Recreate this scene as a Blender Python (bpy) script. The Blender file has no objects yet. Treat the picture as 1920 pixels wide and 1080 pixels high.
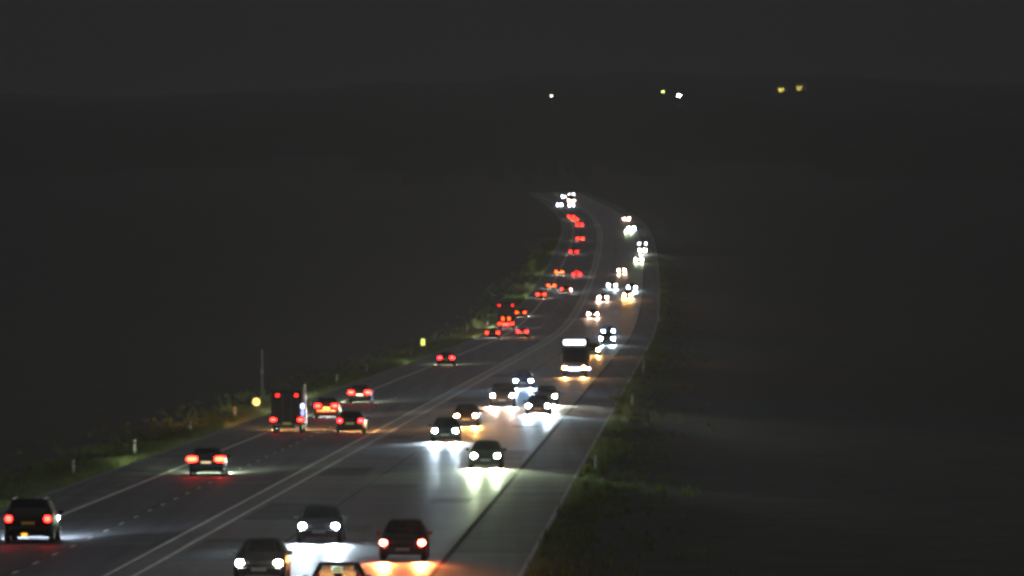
import bpy, bmesh, math, random
from mathutils import Vector, Matrix

random.seed(7)
SC = bpy.context.scene
COL = SC.collection
R = math.radians

# ------------------------------------------------------------------ camera
FPX = 15400.0          # focal length in photograph pixels (1920 wide): a long telephoto on a mast
HORIZON = 485.0        # image row of the level horizon
CAMZ = 11.2
cam_d = bpy.data.cameras.new('camera')
cam_d.sensor_width = 36.0
cam_d.lens = FPX / 1920.0 * 36.0
cam_d.clip_start = 1.0
cam_d.clip_end = 40000.0
cam = bpy.data.objects.new('camera', cam_d)
COL.objects.link(cam)
cam.location = (0, 0, CAMZ)
cam.rotation_euler = (R(90) - math.atan((540 - HORIZON) / FPX), 0, 0)
SC.camera = cam

# ------------------------------------------------------------------ world: dim night sky
world = bpy.data.worlds.new('World')
SC.world = world
world.use_nodes = True
wn = world.node_tree
wn.nodes.clear()
sky = wn.nodes.new('ShaderNodeTexSky')
sky.sky_type = 'NISHITA'
sky.sun_disc = False
sky.sun_elevation = R(76)
sky.sun_rotation = R(168)
sky.air_density = 1.0
sky.dust_density = 6.0
hs = wn.nodes.new('ShaderNodeHueSaturation')
hs.inputs['Saturation'].default_value = 0.25
bg = wn.nodes.new('ShaderNodeBackground')
bg.inputs['Strength'].default_value = 0.0208
wo = wn.nodes.new('ShaderNodeOutputWorld')
wn.links.new(sky.outputs[0], hs.inputs['Color'])
wn.links.new(hs.outputs[0], bg.inputs['Color'])
wn.links.new(bg.outputs[0], wo.inputs['Surface'])

# the moon behind thin cloud
sun_d = bpy.data.lights.new('moonlight', 'SUN')
sun_d.energy = 0.07
sun_d.angle = R(40)
sun_d.color = (0.96, 0.96, 1.0)
sun = bpy.data.objects.new('moonlight', sun_d)
COL.objects.link(sun)
sun.rotation_euler = (R(14), 0, R(12))

SC.view_settings.view_transform = 'Standard'
SC.view_settings.look = 'None'
SC.view_settings.exposure = 0.0
SC.view_settings.gamma = 1.0
SC.render.engine = 'CYCLES'
SC.cycles.use_denoising = True
SC.cycles.denoiser = 'OPENIMAGEDENOISE'
SC.cycles.pixel_filter_type = 'BLACKMAN_HARRIS'
SC.cycles.filter_width = 3.3
SC.cycles.use_adaptive_sampling = False
SC.cycles.max_bounces = 4
SC.cycles.volume_bounces = 0
SC.cycles.sample_clamp_indirect = 0.6

BEAM_W = 3600.0       # watts of one dipped headlight beam
HAZE_DENSITY = 0.55e-4

# ------------------------------------------------------------------ materials
MATS = {}


def mat(name, col, rough=0.6, metal=0.0, var=0.15, scale=8.0, spec=0.5, bump=0.0, stretch=(1, 1, 1), coat=0.0):
    if name in MATS:
        return MATS[name]
    m = bpy.data.materials.new(name)
    m.use_nodes = True
    nt = m.node_tree
    b = nt.nodes['Principled BSDF']
    tc = nt.nodes.new('ShaderNodeTexCoord')
    mp = nt.nodes.new('ShaderNodeMapping')
    mp.inputs['Scale'].default_value = stretch
    nz = nt.nodes.new('ShaderNodeTexNoise')
    nz.inputs['Scale'].default_value = scale
    nz.inputs['Detail'].default_value = 5.0
    mr = nt.nodes.new('ShaderNodeMapRange')
    mr.inputs['From Min'].default_value = 0.25
    mr.inputs['From Max'].default_value = 0.75
    mr.inputs['To Min'].default_value = 1 - var
    mr.inputs['To Max'].default_value = 1 + var
    mx = nt.nodes.new('ShaderNodeVectorMath')
    mx.operation = 'SCALE'
    mx.inputs[0].default_value = col[:3]
    nt.links.new(tc.outputs['Object'], mp.inputs['Vector'])
    nt.links.new(mp.outputs[0], nz.inputs['Vector'])
    nt.links.new(nz.outputs['Fac'], mr.inputs['Value'])
    nt.links.new(mr.outputs[0], mx.inputs['Scale'])
    nt.links.new(mx.outputs[0], b.inputs['Base Color'])
    b.inputs['Roughness'].default_value = rough
    b.inputs['Metallic'].default_value = metal
    b.inputs['Specular IOR Level'].default_value = spec
    if coat:
        b.inputs['Coat Weight'].default_value = coat
        b.inputs['Coat Roughness'].default_value = 0.05
    if bump:
        bp = nt.nodes.new('ShaderNodeBump')
        bp.inputs['Strength'].default_value = bump
        bp.inputs['Distance'].default_value = 0.02
        nt.links.new(nz.outputs['Fac'], bp.inputs['Height'])
        nt.links.new(bp.outputs[0], b.inputs['Normal'])
    MATS[name] = m
    return m


def lamp_mat(name, col, strength, base=(0.5, 0.5, 0.5)):
    """lamp lens or glowing face: emission with a slight procedural unevenness of the optic"""
    if name in MATS:
        return MATS[name]
    m = bpy.data.materials.new(name)
    m.use_nodes = True
    nt = m.node_tree
    b = nt.nodes['Principled BSDF']
    b.inputs['Base Color'].default_value = (*base, 1)
    b.inputs['Roughness'].default_value = 0.2
    tc = nt.nodes.new('ShaderNodeTexCoord')
    wv = nt.nodes.new('ShaderNodeTexNoise')
    wv.inputs['Scale'].default_value = 30
    mr = nt.nodes.new('ShaderNodeMapRange')
    mr.inputs['To Min'].default_value = strength * 0.7
    mr.inputs['To Max'].default_value = strength * 1.3
    nt.links.new(tc.outputs['Object'], wv.inputs['Vector'])
    nt.links.new(wv.outputs['Fac'], mr.inputs['Value'])
    nt.links.new(mr.outputs[0], b.inputs['Emission Strength'])
    b.inputs['Emission Color'].default_value = (*col, 1)
    m.cycles.emission_sampling = 'FRONT'
    MATS[name] = m
    return m


def road_mat(name, col, rough, dark=0.75, light=1.3, spec=0.3):
    """asphalt: aggregate grain, transverse patches along the road, longer wear streaks, patchy damp sheen"""
    m = bpy.data.materials.new(name)
    m.use_nodes = True
    nt = m.node_tree
    b = nt.nodes['Principled BSDF']
    tc = nt.nodes.new('ShaderNodeTexCoord')

    def nz(sc, vec, det=4.0):
        mp = nt.nodes.new('ShaderNodeMapping')
        mp.inputs['Scale'].default_value = vec
        n = nt.nodes.new('ShaderNodeTexNoise')
        n.inputs['Scale'].default_value = sc
        n.inputs['Detail'].default_value = det
        nt.links.new(tc.outputs['Object'], mp.inputs['Vector'])
        nt.links.new(mp.outputs[0], n.inputs['Vector'])
        return n

    def rng(n, a, c, f0=0.3, f1=0.7):
        r = nt.nodes.new('ShaderNodeMapRange')
        r.inputs['From Min'].default_value = f0
        r.inputs['From Max'].default_value = f1
        r.inputs['To Min'].default_value = a
        r.inputs['To Max'].default_value = c
        nt.links.new(n.outputs['Fac'], r.inputs['Value'])
        return r

    def mul(a, c):
        x = nt.nodes.new('ShaderNodeMath')
        x.operation = 'MULTIPLY'
        nt.links.new(a.outputs[0], x.inputs[0])
        nt.links.new(c.outputs[0], x.inputs[1])
        return x
    n1 = nz(0.16, (0.35, 1, 1), 6.0)       # patches across the road, several metres long
    n2 = nz(1.0, (1.3, 0.006, 1), 3.0)     # streaks along the wheel tracks
    n3 = nz(30.0, (1, 1, 1), 2.0)          # aggregate
    f = mul(mul(rng(n1, dark, light), rng(n2, 0.72, 1.28)), rng(n3, 0.85, 1.15))
    sc = nt.nodes.new('ShaderNodeVectorMath')
    sc.operation = 'SCALE'
    sc.inputs[0].default_value = col
    nt.links.new(f.outputs[0], sc.inputs['Scale'])
    nt.links.new(sc.outputs[0], b.inputs['Base Color'])
    b.inputs['Specular IOR Level'].default_value = spec
    rr = rng(n1, rough - 0.08, rough + 0.10)
    nt.links.new(rr.outputs[0], b.inputs['Roughness'])
    bp = nt.nodes.new('ShaderNodeBump')
    bp.inputs['Strength'].default_value = 0.25
    bp.inputs['Distance'].default_value = 0.004
    nt.links.new(n3.outputs['Fac'], bp.inputs['Height'])
    nt.links.new(bp.outputs[0], b.inputs['Normal'])
    MATS[name] = m
    return m


# ------------------------------------------------------------------ the lie of the road and land
def lerp_pts(pts, x):
    if x <= pts[0][0]:
        (x0, y0), (x1, y1) = pts[0], pts[1]
    elif x >= pts[-1][0]:
        (x0, y0), (x1, y1) = pts[-2], pts[-1]
    else:
        for i in range(len(pts) - 1):
            if pts[i][0] <= x <= pts[i + 1][0]:
                (x0, y0), (x1, y1) = pts[i], pts[i + 1]
                break
    return y0 + (y1 - y0) * (x - x0) / (x1 - x0)


def smooth_pts(pts, x, w):
    return sum(lerp_pts(pts, x + w * k / 4.0) for k in range(-4, 5)) / 9.0


AX_PTS = [(-200, -25.4), (331.7, -13.42), (690, -5.33), (1157, 5.2), (1360, 9.5), (1550, 13.2), (1750, 16.6),
          (1965, 20.0), (2150, 22.6), (2400, 25.0), (2600, 25.2), (2900, 23.0), (3300, 19.0), (3900, 12.0)]
RZ_PTS = [(-300, 0), (1100, 0), (1200, 0.12), (1300, 0.75), (1349, 1.13), (1483, 3.0), (1750, 7.7), (2000, 12.7), (2200, 16.7),
          (2450, 21.4), (2600, 24.2), (2900, 29.6), (3300, 36.0), (3900, 47.0), (6500, 132.0), (9000, 207.0), (9600, 214.0),
          (11000, 190.0), (14000, 60.0)]


def ax(y):
    """x of the left carriageway's right-hand edge line at distance y"""
    return smooth_pts(AX_PTS, y, 90)


def rz(y):
    return smooth_pts(RZ_PTS, y, 70 if y < 3600 else 300)


def heading(y):
    return math.atan2(ax(y + 5) - ax(y - 5), 10.0)


def grade(y):
    return math.atan2(rz(y + 5) - rz(y - 5), 10.0)


def land_z(x, y):
    d = x - ax(y)
    off = d + 10.2 if d < 0 else d - 14.8
    edge = -off if d < 0 else off
    z = rz(y)
    if edge <= 0:
        return z - 0.06
    t = min(edge / 2.5, 1.0)
    z -= 0.06 + 0.22 * t
    far = max(0.0, min((edge - 6.0) / 60.0, 1.0))
    z += far * 0.6 * math.sin(x * 0.021 + 1.3) * math.sin(y * 0.009)
    big = max(0.0, min((edge - 60.0) / 900.0, 1.0)) * max(0.0, min((y - 1500) / 4500.0, 1.0))
    z += big * (9.0 * math.sin(x * 0.0041 + 0.7) * math.cos(y * 0.0013) + 5.0 * math.sin(x * 0.0102 + y * 0.0021))
    ridge = max(0.0, min((y - 5000) / 3500.0, 1.0))
    z += ridge * (-11.0 * math.tanh((-x - 330) / 170.0) - 8 + 3.0 * math.sin(x * 0.021) + 2.2 * math.sin(x * 0.047 + 1.0) + 1.6 * math.sin(x * 0.113 + 2.0) + 4.0 * math.sin(x * 0.0078 + 0.4))
    return z


def row_to_y(py, h, x0=None):
    """distance along the road at which something h above the road shows at photograph row py"""
    lo, hi = 150.0, 3800.0
    for _ in range(60):
        m = (lo + hi) / 2
        v = HORIZON + (CAMZ - (rz(m) + h)) * FPX / m
        if v > py:
            lo = m
        else:
            hi = m
    return (lo + hi) / 2


def px_to_x(px, y):
    return (px - 960.0) * y / FPX


def land_hit(px, py):
    """where on the land a far light seen at (px, py) stands"""
    prev = 3400.0
    y = 3400.0
    while y < 10000:
        x = px_to_x(px, y)
        if land_z(x, y) >= CAMZ + (HORIZON - py) * y / FPX:
            return x, y
        y += 10
    return px_to_x(px, 9300), 9300.0


# ------------------------------------------------------------------ mesh helpers
def link(name, me, parent=None, kind=None):
    o = bpy.data.objects.new(name, me)
    COL.objects.link(o)
    if parent is not None:
        o.parent = parent
    if kind:
        o['kind'] = kind
    return o


def mesh_from(name, verts, faces, m, smooth=False):
    me = bpy.data.meshes.new(name)
    me.from_pydata([tuple(v) for v in verts], [], faces)
    me.materials.append(m)
    if smooth:
        for p in me.polygons:
            p.use_smooth = True
    me.update()
    return me


def bm_mesh(name, bm, m, smooth=False):
    bmesh.ops.recalc_face_normals(bm, faces=bm.faces[:])
    me = bpy.data.meshes.new(name)
    bm.to_mesh(me)
    bm.free()
    me.materials.append(m)
    if smooth:
        for p in me.polygons:
            p.use_smooth = True
    return me


def box_bm(bm, sx, sy, sz, loc=(0, 0, 0), bevel=0.0, rot=None):
    r = bmesh.ops.create_cube(bm, size=1.0)
    vs = r['verts']
    bmesh.ops.scale(bm, vec=(sx, sy, sz), verts=vs)
    if bevel:
        es = list({e for v in vs for e in v.link_edges})
        rb = bmesh.ops.bevel(bm, geom=es, offset=bevel, segments=2, affect='EDGES', profile=0.6)
        vs = list({v for f in rb['faces'] for v in f.verts} | {v for v in vs if v.is_valid})
    if rot is not None:
        bmesh.ops.rotate(bm, cent=(0, 0, 0), matrix=rot, verts=vs)
    bmesh.ops.translate(bm, vec=loc, verts=vs)
    return vs


def cyl_bm(bm, r0, r1, h, loc=(0, 0, 0), axis='Z', seg=16):
    r = bmesh.ops.create_cone(bm, cap_ends=True, segments=seg, radius1=r0, radius2=r1, depth=h)
    vs = r['verts']
    if axis == 'X':
        bmesh.ops.rotate(bm, cent=(0, 0, 0), matrix=Matrix.Rotation(R(90), 3, 'Y'), verts=vs)
    if axis == 'Y':
        bmesh.ops.rotate(bm, cent=(0, 0, 0), matrix=Matrix.Rotation(R(90), 3, 'X'), verts=vs)
    bmesh.ops.translate(bm, vec=loc, verts=vs)
    return vs


def tag(o, label, cat, group=None):
    o['label'] = label
    o['category'] = cat
    if group:
        o['group'] = group
    return o


def empty(name, loc, rot=(0, 0, 0)):
    o = bpy.data.objects.new(name, None)
    COL.objects.link(o)
    o.location = loc
    o.rotation_euler = rot
    return o


# ------------------------------------------------------------------ materials used by the setting
M_ASPH_L = road_mat('asphalt_left', (0.062, 0.059, 0.065), 0.62, 0.6, 1.4, 0.12)
M_ASPH_R = road_mat('asphalt_right', (0.072, 0.064, 0.064), 0.46, 0.55, 1.45, 0.30)
M_ASPH_S = road_mat('asphalt_shoulder', (0.062, 0.066, 0.064), 0.66, 0.30, 1.9, 0.10)
M_ASPH_LANE = road_mat('asphalt_outer_lane', (0.088, 0.090, 0.084), 0.47, 0.5, 1.5, 0.30)
M_PATCH = road_mat('asphalt_repair', (0.038, 0.037, 0.038), 0.55, 0.8, 1.2, 0.2)
M_TAR = mat('tar_joint', (0.016, 0.016, 0.016), 0.9, var=0.5, scale=0.6, spec=0.08)
M_PAINT = mat('worn_road_paint', (0.48, 0.47, 0.40), 0.6, var=0.35, scale=0.8)
M_PAINT_W = mat('faded_road_paint', (0.14, 0.14, 0.13), 0.6, var=0.4, scale=0.8)
M_STRIP = mat('median_paving', (0.07, 0.068, 0.066), 0.5, var=0.3, scale=0.5)
M_GRASS = mat('verge_grass', (0.036, 0.038, 0.035), 0.9, var=0.3, scale=0.25, spec=0.1)


def blade_mat(name, col):
    m = mat(name, col, 0.75, var=0.45, scale=1.2, spec=0.15)
    nt = m.node_tree
    out = nt.nodes['Material Output']
    b = nt.nodes['Principled BSDF']
    tr = nt.nodes.new('ShaderNodeBsdfTranslucent')
    mx = nt.nodes.new('ShaderNodeMixShader')
    mx.inputs[0].default_value = 0.65
    for l in list(b.inputs['Base Color'].links):
        nt.links.new(l.from_socket, tr.inputs['Color'])
    nt.links.new(b.outputs[0], mx.inputs[1])
    nt.links.new(tr.outputs[0], mx.inputs[2])
    nt.links.new(mx.outputs[0], out.inputs['Surface'])
    return m


M_BLADE = blade_mat('grass_blade', (0.135, 0.16, 0.065))
M_BLADE2 = blade_mat('weed_leaf', (0.15, 0.18, 0.045))
M_TWIG = mat('twig_bark', (0.10, 0.08, 0.05), 0.9, var=0.3, scale=6)

# ------------------------------------------------------------------ land
ys = []
y = -250.0
while y < 14000:
    ys.append(y)
    y += 12 if y < 1300 else (20 if y < 3600 else 90)
offs = []
d = 10.2
for s in (0.0, 0.7, 1.6, 2.6, 4.0, 6, 9, 14, 22, 35, 55, 85, 130, 200, 300, 420, 560, 720, 900, 1150, 1500, 2000, 2800, 4200, 7000):
    offs.append(s)
cols = [-(10.2 + s) for s in reversed(offs)] + [-7.0, -3.4, 0.5, 4.0, 8.0, 11.5] + [14.8 + s for s in offs]
verts, faces = [], []
for y in ys:
    a = ax(min(y, 3900))
    for c in cols:
        x = a + c
        verts.append((x, y, land_z(x, y) if y <= 3900 else land_z(x, y)))
n = len(cols)
hill_faces = []
for i in range(len(ys) - 1):
    for j in range(n - 1):
        (faces if ys[i] < 4100 + 260 * math.sin(j * 1.7) + 160 * math.sin(j * 0.63 + 1) else hill_faces).append((i * n + j, i * n + j + 1, (i + 1) * n + j + 1, (i + 1) * n + j))
first = min(min(f) for f in hill_faces)
last = max(max(f) for f in faces)
ground = link('ground', mesh_from('ground', verts[:last + 1], faces, M_GRASS, True), None, 'structure')
M_WOOD = mat('dark_woodland', (0.028, 0.031, 0.027), 0.95, var=0.25, scale=0.01, spec=0.05)
hills = link('hills', mesh_from('hills', verts[first:], [tuple(k - first for k in f) for f in hill_faces], M_WOOD, True), None, 'structure')

# ------------------------------------------------------------------ road surfaces
RY = []
y = -200.0
while y <= 3480:
    RY.append(y)
    y += 8 if y < 1200 else 14


def strip(name, o0, o1, dz, m, y0=-200, y1=3800, parent=None, kind=None):
    vs, fs = [], []
    rows = [y for y in RY if y0 <= y <= y1]
    for y in rows:
        a, z = ax(y), rz(y) + dz
        vs += [(a + o0, y, z), (a + o1, y, z)]
    for i in range(len(rows) - 1):
        fs.append((2 * i, 2 * i + 1, 2 * i + 3, 2 * i + 2))
    return link(name, mesh_from(name, vs, fs, m, True), parent, kind)


road_l = strip('road_receding_carriageway', -6.98, 0.16, 0.0, M_ASPH_L, kind='structure')
road_r = strip('road_oncoming_carriageway', 0.86, 11.40, 0.0, M_ASPH_R, kind='structure')
sh_l = strip('hard_shoulder_left', -10.2, -6.98, -0.004, M_ASPH_S, kind='structure')
sh_r = strip('hard_shoulder_right', 11.62, 14.8, -0.004, M_ASPH_S, kind='structure')
med = strip('central_reserve', 0.16, 0.86, -0.004, M_STRIP, kind='structure')
strip('outer_lane_surface', 8.12, 11.20, 0.002, M_ASPH_LANE, parent=road_r)
strip('lane_seam', 4.56, 4.64, 0.003, M_TAR, parent=road_r)
strip('lane_seam', -3.60, -3.54, 0.003, M_TAR, parent=road_l)
strip('tar_joint', 11.40, 11.62, -0.012, M_TAR, parent=road_r)
strip('edge_line', -0.08, 0.08, 0.005, M_PAINT, parent=road_l)
strip('edge_line', -6.96, -6.78, 0.005, M_PAINT, parent=road_l)
strip('edge_line', 0.94, 1.10, 0.005, M_PAINT, parent=road_r)
strip('edge_line', 11.24, 11.36, 0.005, mat('rubbed_out_paint', (0.12, 0.12, 0.11), 0.6, var=0.4, scale=0.8), parent=road_r)
strip('edge_line', -10.10, -9.95, 0.001, M_PAINT_W, parent=sh_l)
strip('edge_line', 14.55, 14.70, 0.001, M_PAINT_W, parent=sh_r)

dash_me = {}


def dashes(parent, off, m, y_start, n_single, n_all, length=2.6, w=0.13):
    rest_v, rest_f = [], []
    key = (m.name, length)
    if key not in dash_me:
        dash_me[key] = mesh_from('lane_dash', [(-w / 2, -length / 2, 0), (w / 2, -length / 2, 0), (w / 2, length / 2, 0), (-w / 2, length / 2, 0)], [(0, 1, 2, 3)], m)
    for k in range(n_all):
        yy = y_start + 9.0 * k
        if k < n_single:
            o = link('lane_dash', dash_me[key], parent)
            o.location = (ax(yy) + off, yy, rz(yy) + 0.006)
            o.rotation_euler = (grade(yy), 0, -heading(yy))
        else:
            b = len(rest_v)
            for (sx, sy) in ((-1, -1), (1, -1), (1, 1), (-1, 1)):
                q = yy + sy * length / 2
                rest_v.append((ax(q) + off + sx * w / 2, q, rz(q) + 0.006))
            rest_f.append((b, b + 1, b + 2, b + 3))
    if rest_v:
        link('far_lane_dashes', mesh_from('far_lane_dashes', rest_v, rest_f, m), parent, 'stuff')


dashes(road_l, -3.45, M_PAINT, 257.3, 70, 330)
dashes(road_r, 4.5, M_PAINT_W, 259.0, 45, 300)
dashes(road_r, 8.0, M_PAINT_W, 259.0, 45, 300)

prnd = random.Random(11)
for (par, o0, w_, ylist) in ((road_r, 1.3, 3.0, (300, 352, 421, 505, 640, 770)), (road_r, 4.8, 3.0, (330, 395, 470, 560, 700)), (road_r, 8.4, 2.7, (372, 452, 540, 665)),
                             (road_l, -3.3, 3.0, (318, 405, 462, 575, 690)), (road_l, -6.6, 2.8, (352, 446, 520, 640))):
    for yy in ylist:
        strip('repair_patch', o0 + prnd.uniform(-0.1, 0.3), o0 + w_ * prnd.uniform(0.55, 1.0), 0.0035, M_PATCH, yy, yy + prnd.uniform(14, 34), parent=par)

# ------------------------------------------------------------------ verge grass (uncountable)


def grass_stuff(name, spots, m, hmin, hmax, blades=5, label=None):
    vs, fs = [], []
    for (x, y, sc) in spots:
        z = land_z(x, y) - 0.02
        for _ in range(blades):
            a = random.uniform(0, 6.283)
            h = random.uniform(hmin, hmax) * sc
            bx, by = x + random.gauss(0, 0.12), y + random.gauss(0, 0.25)
            w = random.uniform(0.012, 0.03) * (1 + y / 500.0)
            lean = random.uniform(0.05, 0.5) * h
            dx, dy = math.cos(a) * lean, math.sin(a) * lean
            b = len(vs)
            vs += [(bx - w, by, z), (bx + w, by, z), (bx + dx * 0.45 + w * 0.7, by + dy * 0.45, z + h * 0.6),
                   (bx + dx * 0.45 - w * 0.7, by + dy * 0.45, z + h * 0.6), (bx + dx, by + dy, z + h)]
            fs += [(b, b + 1, b + 2, b + 3), (b + 3, b + 2, b + 4)]
    o = link(name, mesh_from(name, vs, fs, m), None, 'stuff')
    return o


spots = []
for _ in range(14000):
    yy = 270 * (2200 / 270.0) ** random.random()
    e = random.expovariate(1 / 1.6)
    if e > 9:
        continue
    spots.append((ax(yy) - 10.3 - e, yy, 1.0 + 0.5 * math.sin(yy * 0.11) * math.sin(yy * 0.037)))
tag(grass_stuff('verge_grass_left', spots, M_BLADE, 0.12, 0.42, 5), 'rough green grass on the verge left of the receding traffic', 'grass')
spots = []
for _ in range(2600):
    yy = 250 * (1900 / 250.0) ** random.random()
    e = random.expovariate(1 / 1.3)
    if e > 8:
        continue
    spots.append((ax(yy) + 14.9 + e, yy, 1.0 + 0.6 * math.sin(yy * 0.13) * math.sin(yy * 0.051)))
tag(grass_stuff('verge_grass_right', spots, M_BLADE, 0.10, 0.40, 5), 'dark rough grass on the verge right of the hard shoulder', 'grass')

# ------------------------------------------------------------------ bushes and weeds


def plant(name, px_x, y, height, width, label, group, woody=True, leaves=260, m=None):
    x = px_x
    root = empty(name, (x, y, land_z(x, y) - 0.03))
    rnd = random.Random(int(y * 10 + x))
    bm = bmesh.new()
    tips = []
    for k in range(7 if woody else 12):
        a = rnd.uniform(0, 6.28)
        top = Vector((math.cos(a) * width * rnd.uniform(0.05, 0.45), math.sin(a) * width * rnd.uniform(0.05, 0.45), height * rnd.uniform(0.55, 1.0)))
        p0 = Vector((top.x * 0.1, top.y * 0.1, 0))
        mid = (p0 + top) / 2 + Vector((rnd.uniform(-.1, .1), rnd.uniform(-.1, .1), height * 0.08))
        prev = None
        for i, (p, r) in enumerate(((p0, 0.03), (mid, 0.018), (top, 0.006))):
            r *= height
            ring = [bm.verts.new((p.x + r * math.cos(t * 2.094), p.y + r * math.sin(t * 2.094), p.z)) for t in range(3)]
            if prev:
                for t in range(3):
                    bm.faces.new((prev[t], prev[(t + 1) % 3], ring[(t + 1) % 3], ring[t]))
            prev = ring
        tips += [(mid, top)]
    link('stems', bm_mesh(name + '_stems', bm, M_TWIG), root)
    vs, fs = [], []
    for k in range(leaves):
        mid, top = rnd.choice(tips)
        c = mid.lerp(top, rnd.uniform(-0.4, 1.05)) + Vector((rnd.gauss(0, width * 0.10), rnd.gauss(0, width * 0.10), rnd.gauss(0, height * 0.07)))
        c.z = max(c.z, 0.03)
        s = rnd.uniform(0.05, 0.11) * (0.6 + height * 0.4)
        u = Vector((rnd.uniform(-1, 1), rnd.uniform(-1, 1), rnd.uniform(-0.3, 1))).normalized()
        v = u.cross(Vector((rnd.uniform(-1, 1), rnd.uniform(-1, 1), rnd.uniform(-1, 1)))).normalized()
        b = len(vs)
        vs += [c - u * s, c + v * s * 0.45, c + u * s, c - v * s * 0.45]
        fs.append((b, b + 1, b + 2, b + 3))
    link('leaves', mesh_from(name + '_leaves', vs, fs, m or M_BLADE2), root)
    tag(root, label, 'bush' if woody else 'weeds', group)
    return root


def at_offset(y, off):
    return ax(y) + off


plant('weed_clump', at_offset(622, 15.2), 622, 1.3, 1.8, 'tall green weeds at the shoulder edge beside the white van-height glare', 'weeds on the right verge', False, 420)
bpy.data.objects['weed_clump']['label'] = 'tall lit green weeds on the right verge beside the brightest headlights'
plant('weed_clump', at_offset(600, 15.2), 600, 0.9, 1.3, 'low green weeds just in front of the tall weeds on the right verge', 'weeds on the right verge', False, 220)
plant('weed_clump', at_offset(425, 15.25), 425, 0.75, 0.9, 'small yellow green weed tuft at the right shoulder edge, nearest weeds', 'weeds on the right verge', False, 220)
plant('weed_clump', at_offset(432, 15.9), 432, 1.0, 0.8, 'thin upright weeds behind the nearest tuft on the right verge', 'weeds on the right verge', False, 140)
plant('roadside_bush', at_offset(1790, -13.0), 1790, 3.2, 3.6, 'pale green bush at the left verge beside the far bend', 'bushes on the left verge', True, 600)
plant('roadside_bush', at_offset(1270, -12.8), 1270, 1.7, 3.0, 'low green bush on the left verge beside the far lorry', 'bushes on the left verge', True, 400)
plant('roadside_bush', at_offset(935, -13.2), 935, 1.5, 3.4, 'low green bush on the left verge beside the lone car in mid distance', 'bushes on the left verge', True, 420)
plant('roadside_bush', at_offset(600, -13.2), 600, 1.0, 2.6, 'low bush on the left verge beside the round yellow marker', 'bushes on the left verge', True, 320)

# ------------------------------------------------------------------ delineator posts and signs
M_POST = mat('white_post_plastic', (0.34, 0.34, 0.32), 0.5, var=0.2, scale=5)
M_BAND = mat('black_post_band', (0.03, 0.03, 0.03), 0.5, var=0.2)
M_REFL_R = mat('red_reflector', (0.55, 0.05, 0.03), 0.25, var=0.2, scale=40)
M_REFL_W = mat('white_reflector', (0.75, 0.75, 0.70), 0.25, var=0.2, scale=40)
M_STEEL = mat('galvanised_steel', (0.09, 0.095, 0.095), 0.7, metal=0.2, var=0.25, scale=3)
POST_ME = None


def post(y, off, label, group, refl, height=0.95):
    global POST_ME
    x = at_offset(y, off)
    root = empty('marker_post', (x, y, land_z(x, y) - 0.05), (0, 0, -heading(y)))
    if POST_ME is None:
        bm = bmesh.new()
        box_bm(bm, 0.11, 0.05, 1.0, (0, 0, 0.5), 0.012)
        bmesh.ops.translate(bm, vec=(0, 0, 0), verts=bm.verts[:])
        for v in bm.verts:
            if v.co.z > 0.9:
                v.co.z += v.co.x * 0.5
        a = bm_mesh('marker_post_body', bm, M_POST)
        bm = bmesh.new()
        box_bm(bm, 0.118, 0.058, 0.16, (0, 0, 0.80), 0.006)
        b = bm_mesh('marker_post_band', bm, M_BAND)
        rs = {}
        for nme, mm in (('red', M_REFL_R), ('white', M_REFL_W)):
            bm = bmesh.new()
            box_bm(bm, 0.06, 0.012, 0.11, (0, -0.033, 0.80), 0.004)
            rs[nme] = bm_mesh('marker_post_reflector_' + nme, bm, mm)
        POST_ME = (a, b, rs)
    link('post', POST_ME[0], root)
    link('band', POST_ME[1], root)
    link('reflector', POST_ME[2][refl], root)
    root.scale = (1.15, 1.15, height)
    tag(root, label, 'marker post', group)
    return root


GL = 'white marker posts along the left verge'
for (y, off, lab) in ((428, -11.6, 'white marker post on the left verge, nearest the camera'),
                      (476, -11.7, 'white marker post on the left verge, second from the camera'),
                      (530, -11.8, 'faint white marker post on the left verge, third from the camera'),
                      (581, -11.8, 'white marker post just in front of the round yellow marker'),
                      (684, -11.8, 'white marker post on the left verge behind the box van'),
                      (745, -11.8, 'white marker post on the left verge, second beyond the box van'),
                      (812, -11.8, 'white marker post on the left verge, third beyond the box van'),
                      (955, -12.4, 'white marker post just in front of the upright yellow sign'),
                      (1288, -11.8, 'far white marker post on the left verge beside the lorry'),
                      (1640, -11.8, 'far white marker post on the left verge short of the bend'),
                      (1690, -11.8, 'farthest white marker post on the left verge short of the bend')):
    post(y, off, lab, GL, 'red')
post(1235, -13.6, 'marker post with a small red reflector beside the far low bush', GL, 'red')
GRP = 'white marker posts along the right verge'
post(435, 15.5, 'white marker post at the right shoulder edge, nearest the camera', GRP, 'white')
post(845, 15.4, 'white marker post on the right verge beside the oncoming lorry', GRP, 'white')
post(800, 15.6, 'dim marker post on the right verge, just nearer than the lorry', GRP, 'white')
post(1325, 15.0, 'pale marker post on the right verge, farthest one', GRP, 'white', 1.1)
post(630, 15.9, 'white marker post standing among the tall right hand weeds', GRP, 'white')


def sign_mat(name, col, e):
    """marker face: emission stands in for headlight thrown back by the sheeting"""
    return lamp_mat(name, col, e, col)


M_YEL = sign_mat('yellow_sheeting', (0.80, 0.50, 0.03), 0.55)  # added glow for returned headlight; the markers are no lamps
M_GRNYEL = sign_mat('green_yellow_sheeting', (0.80, 0.85, 0.02), 1.1)

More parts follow.
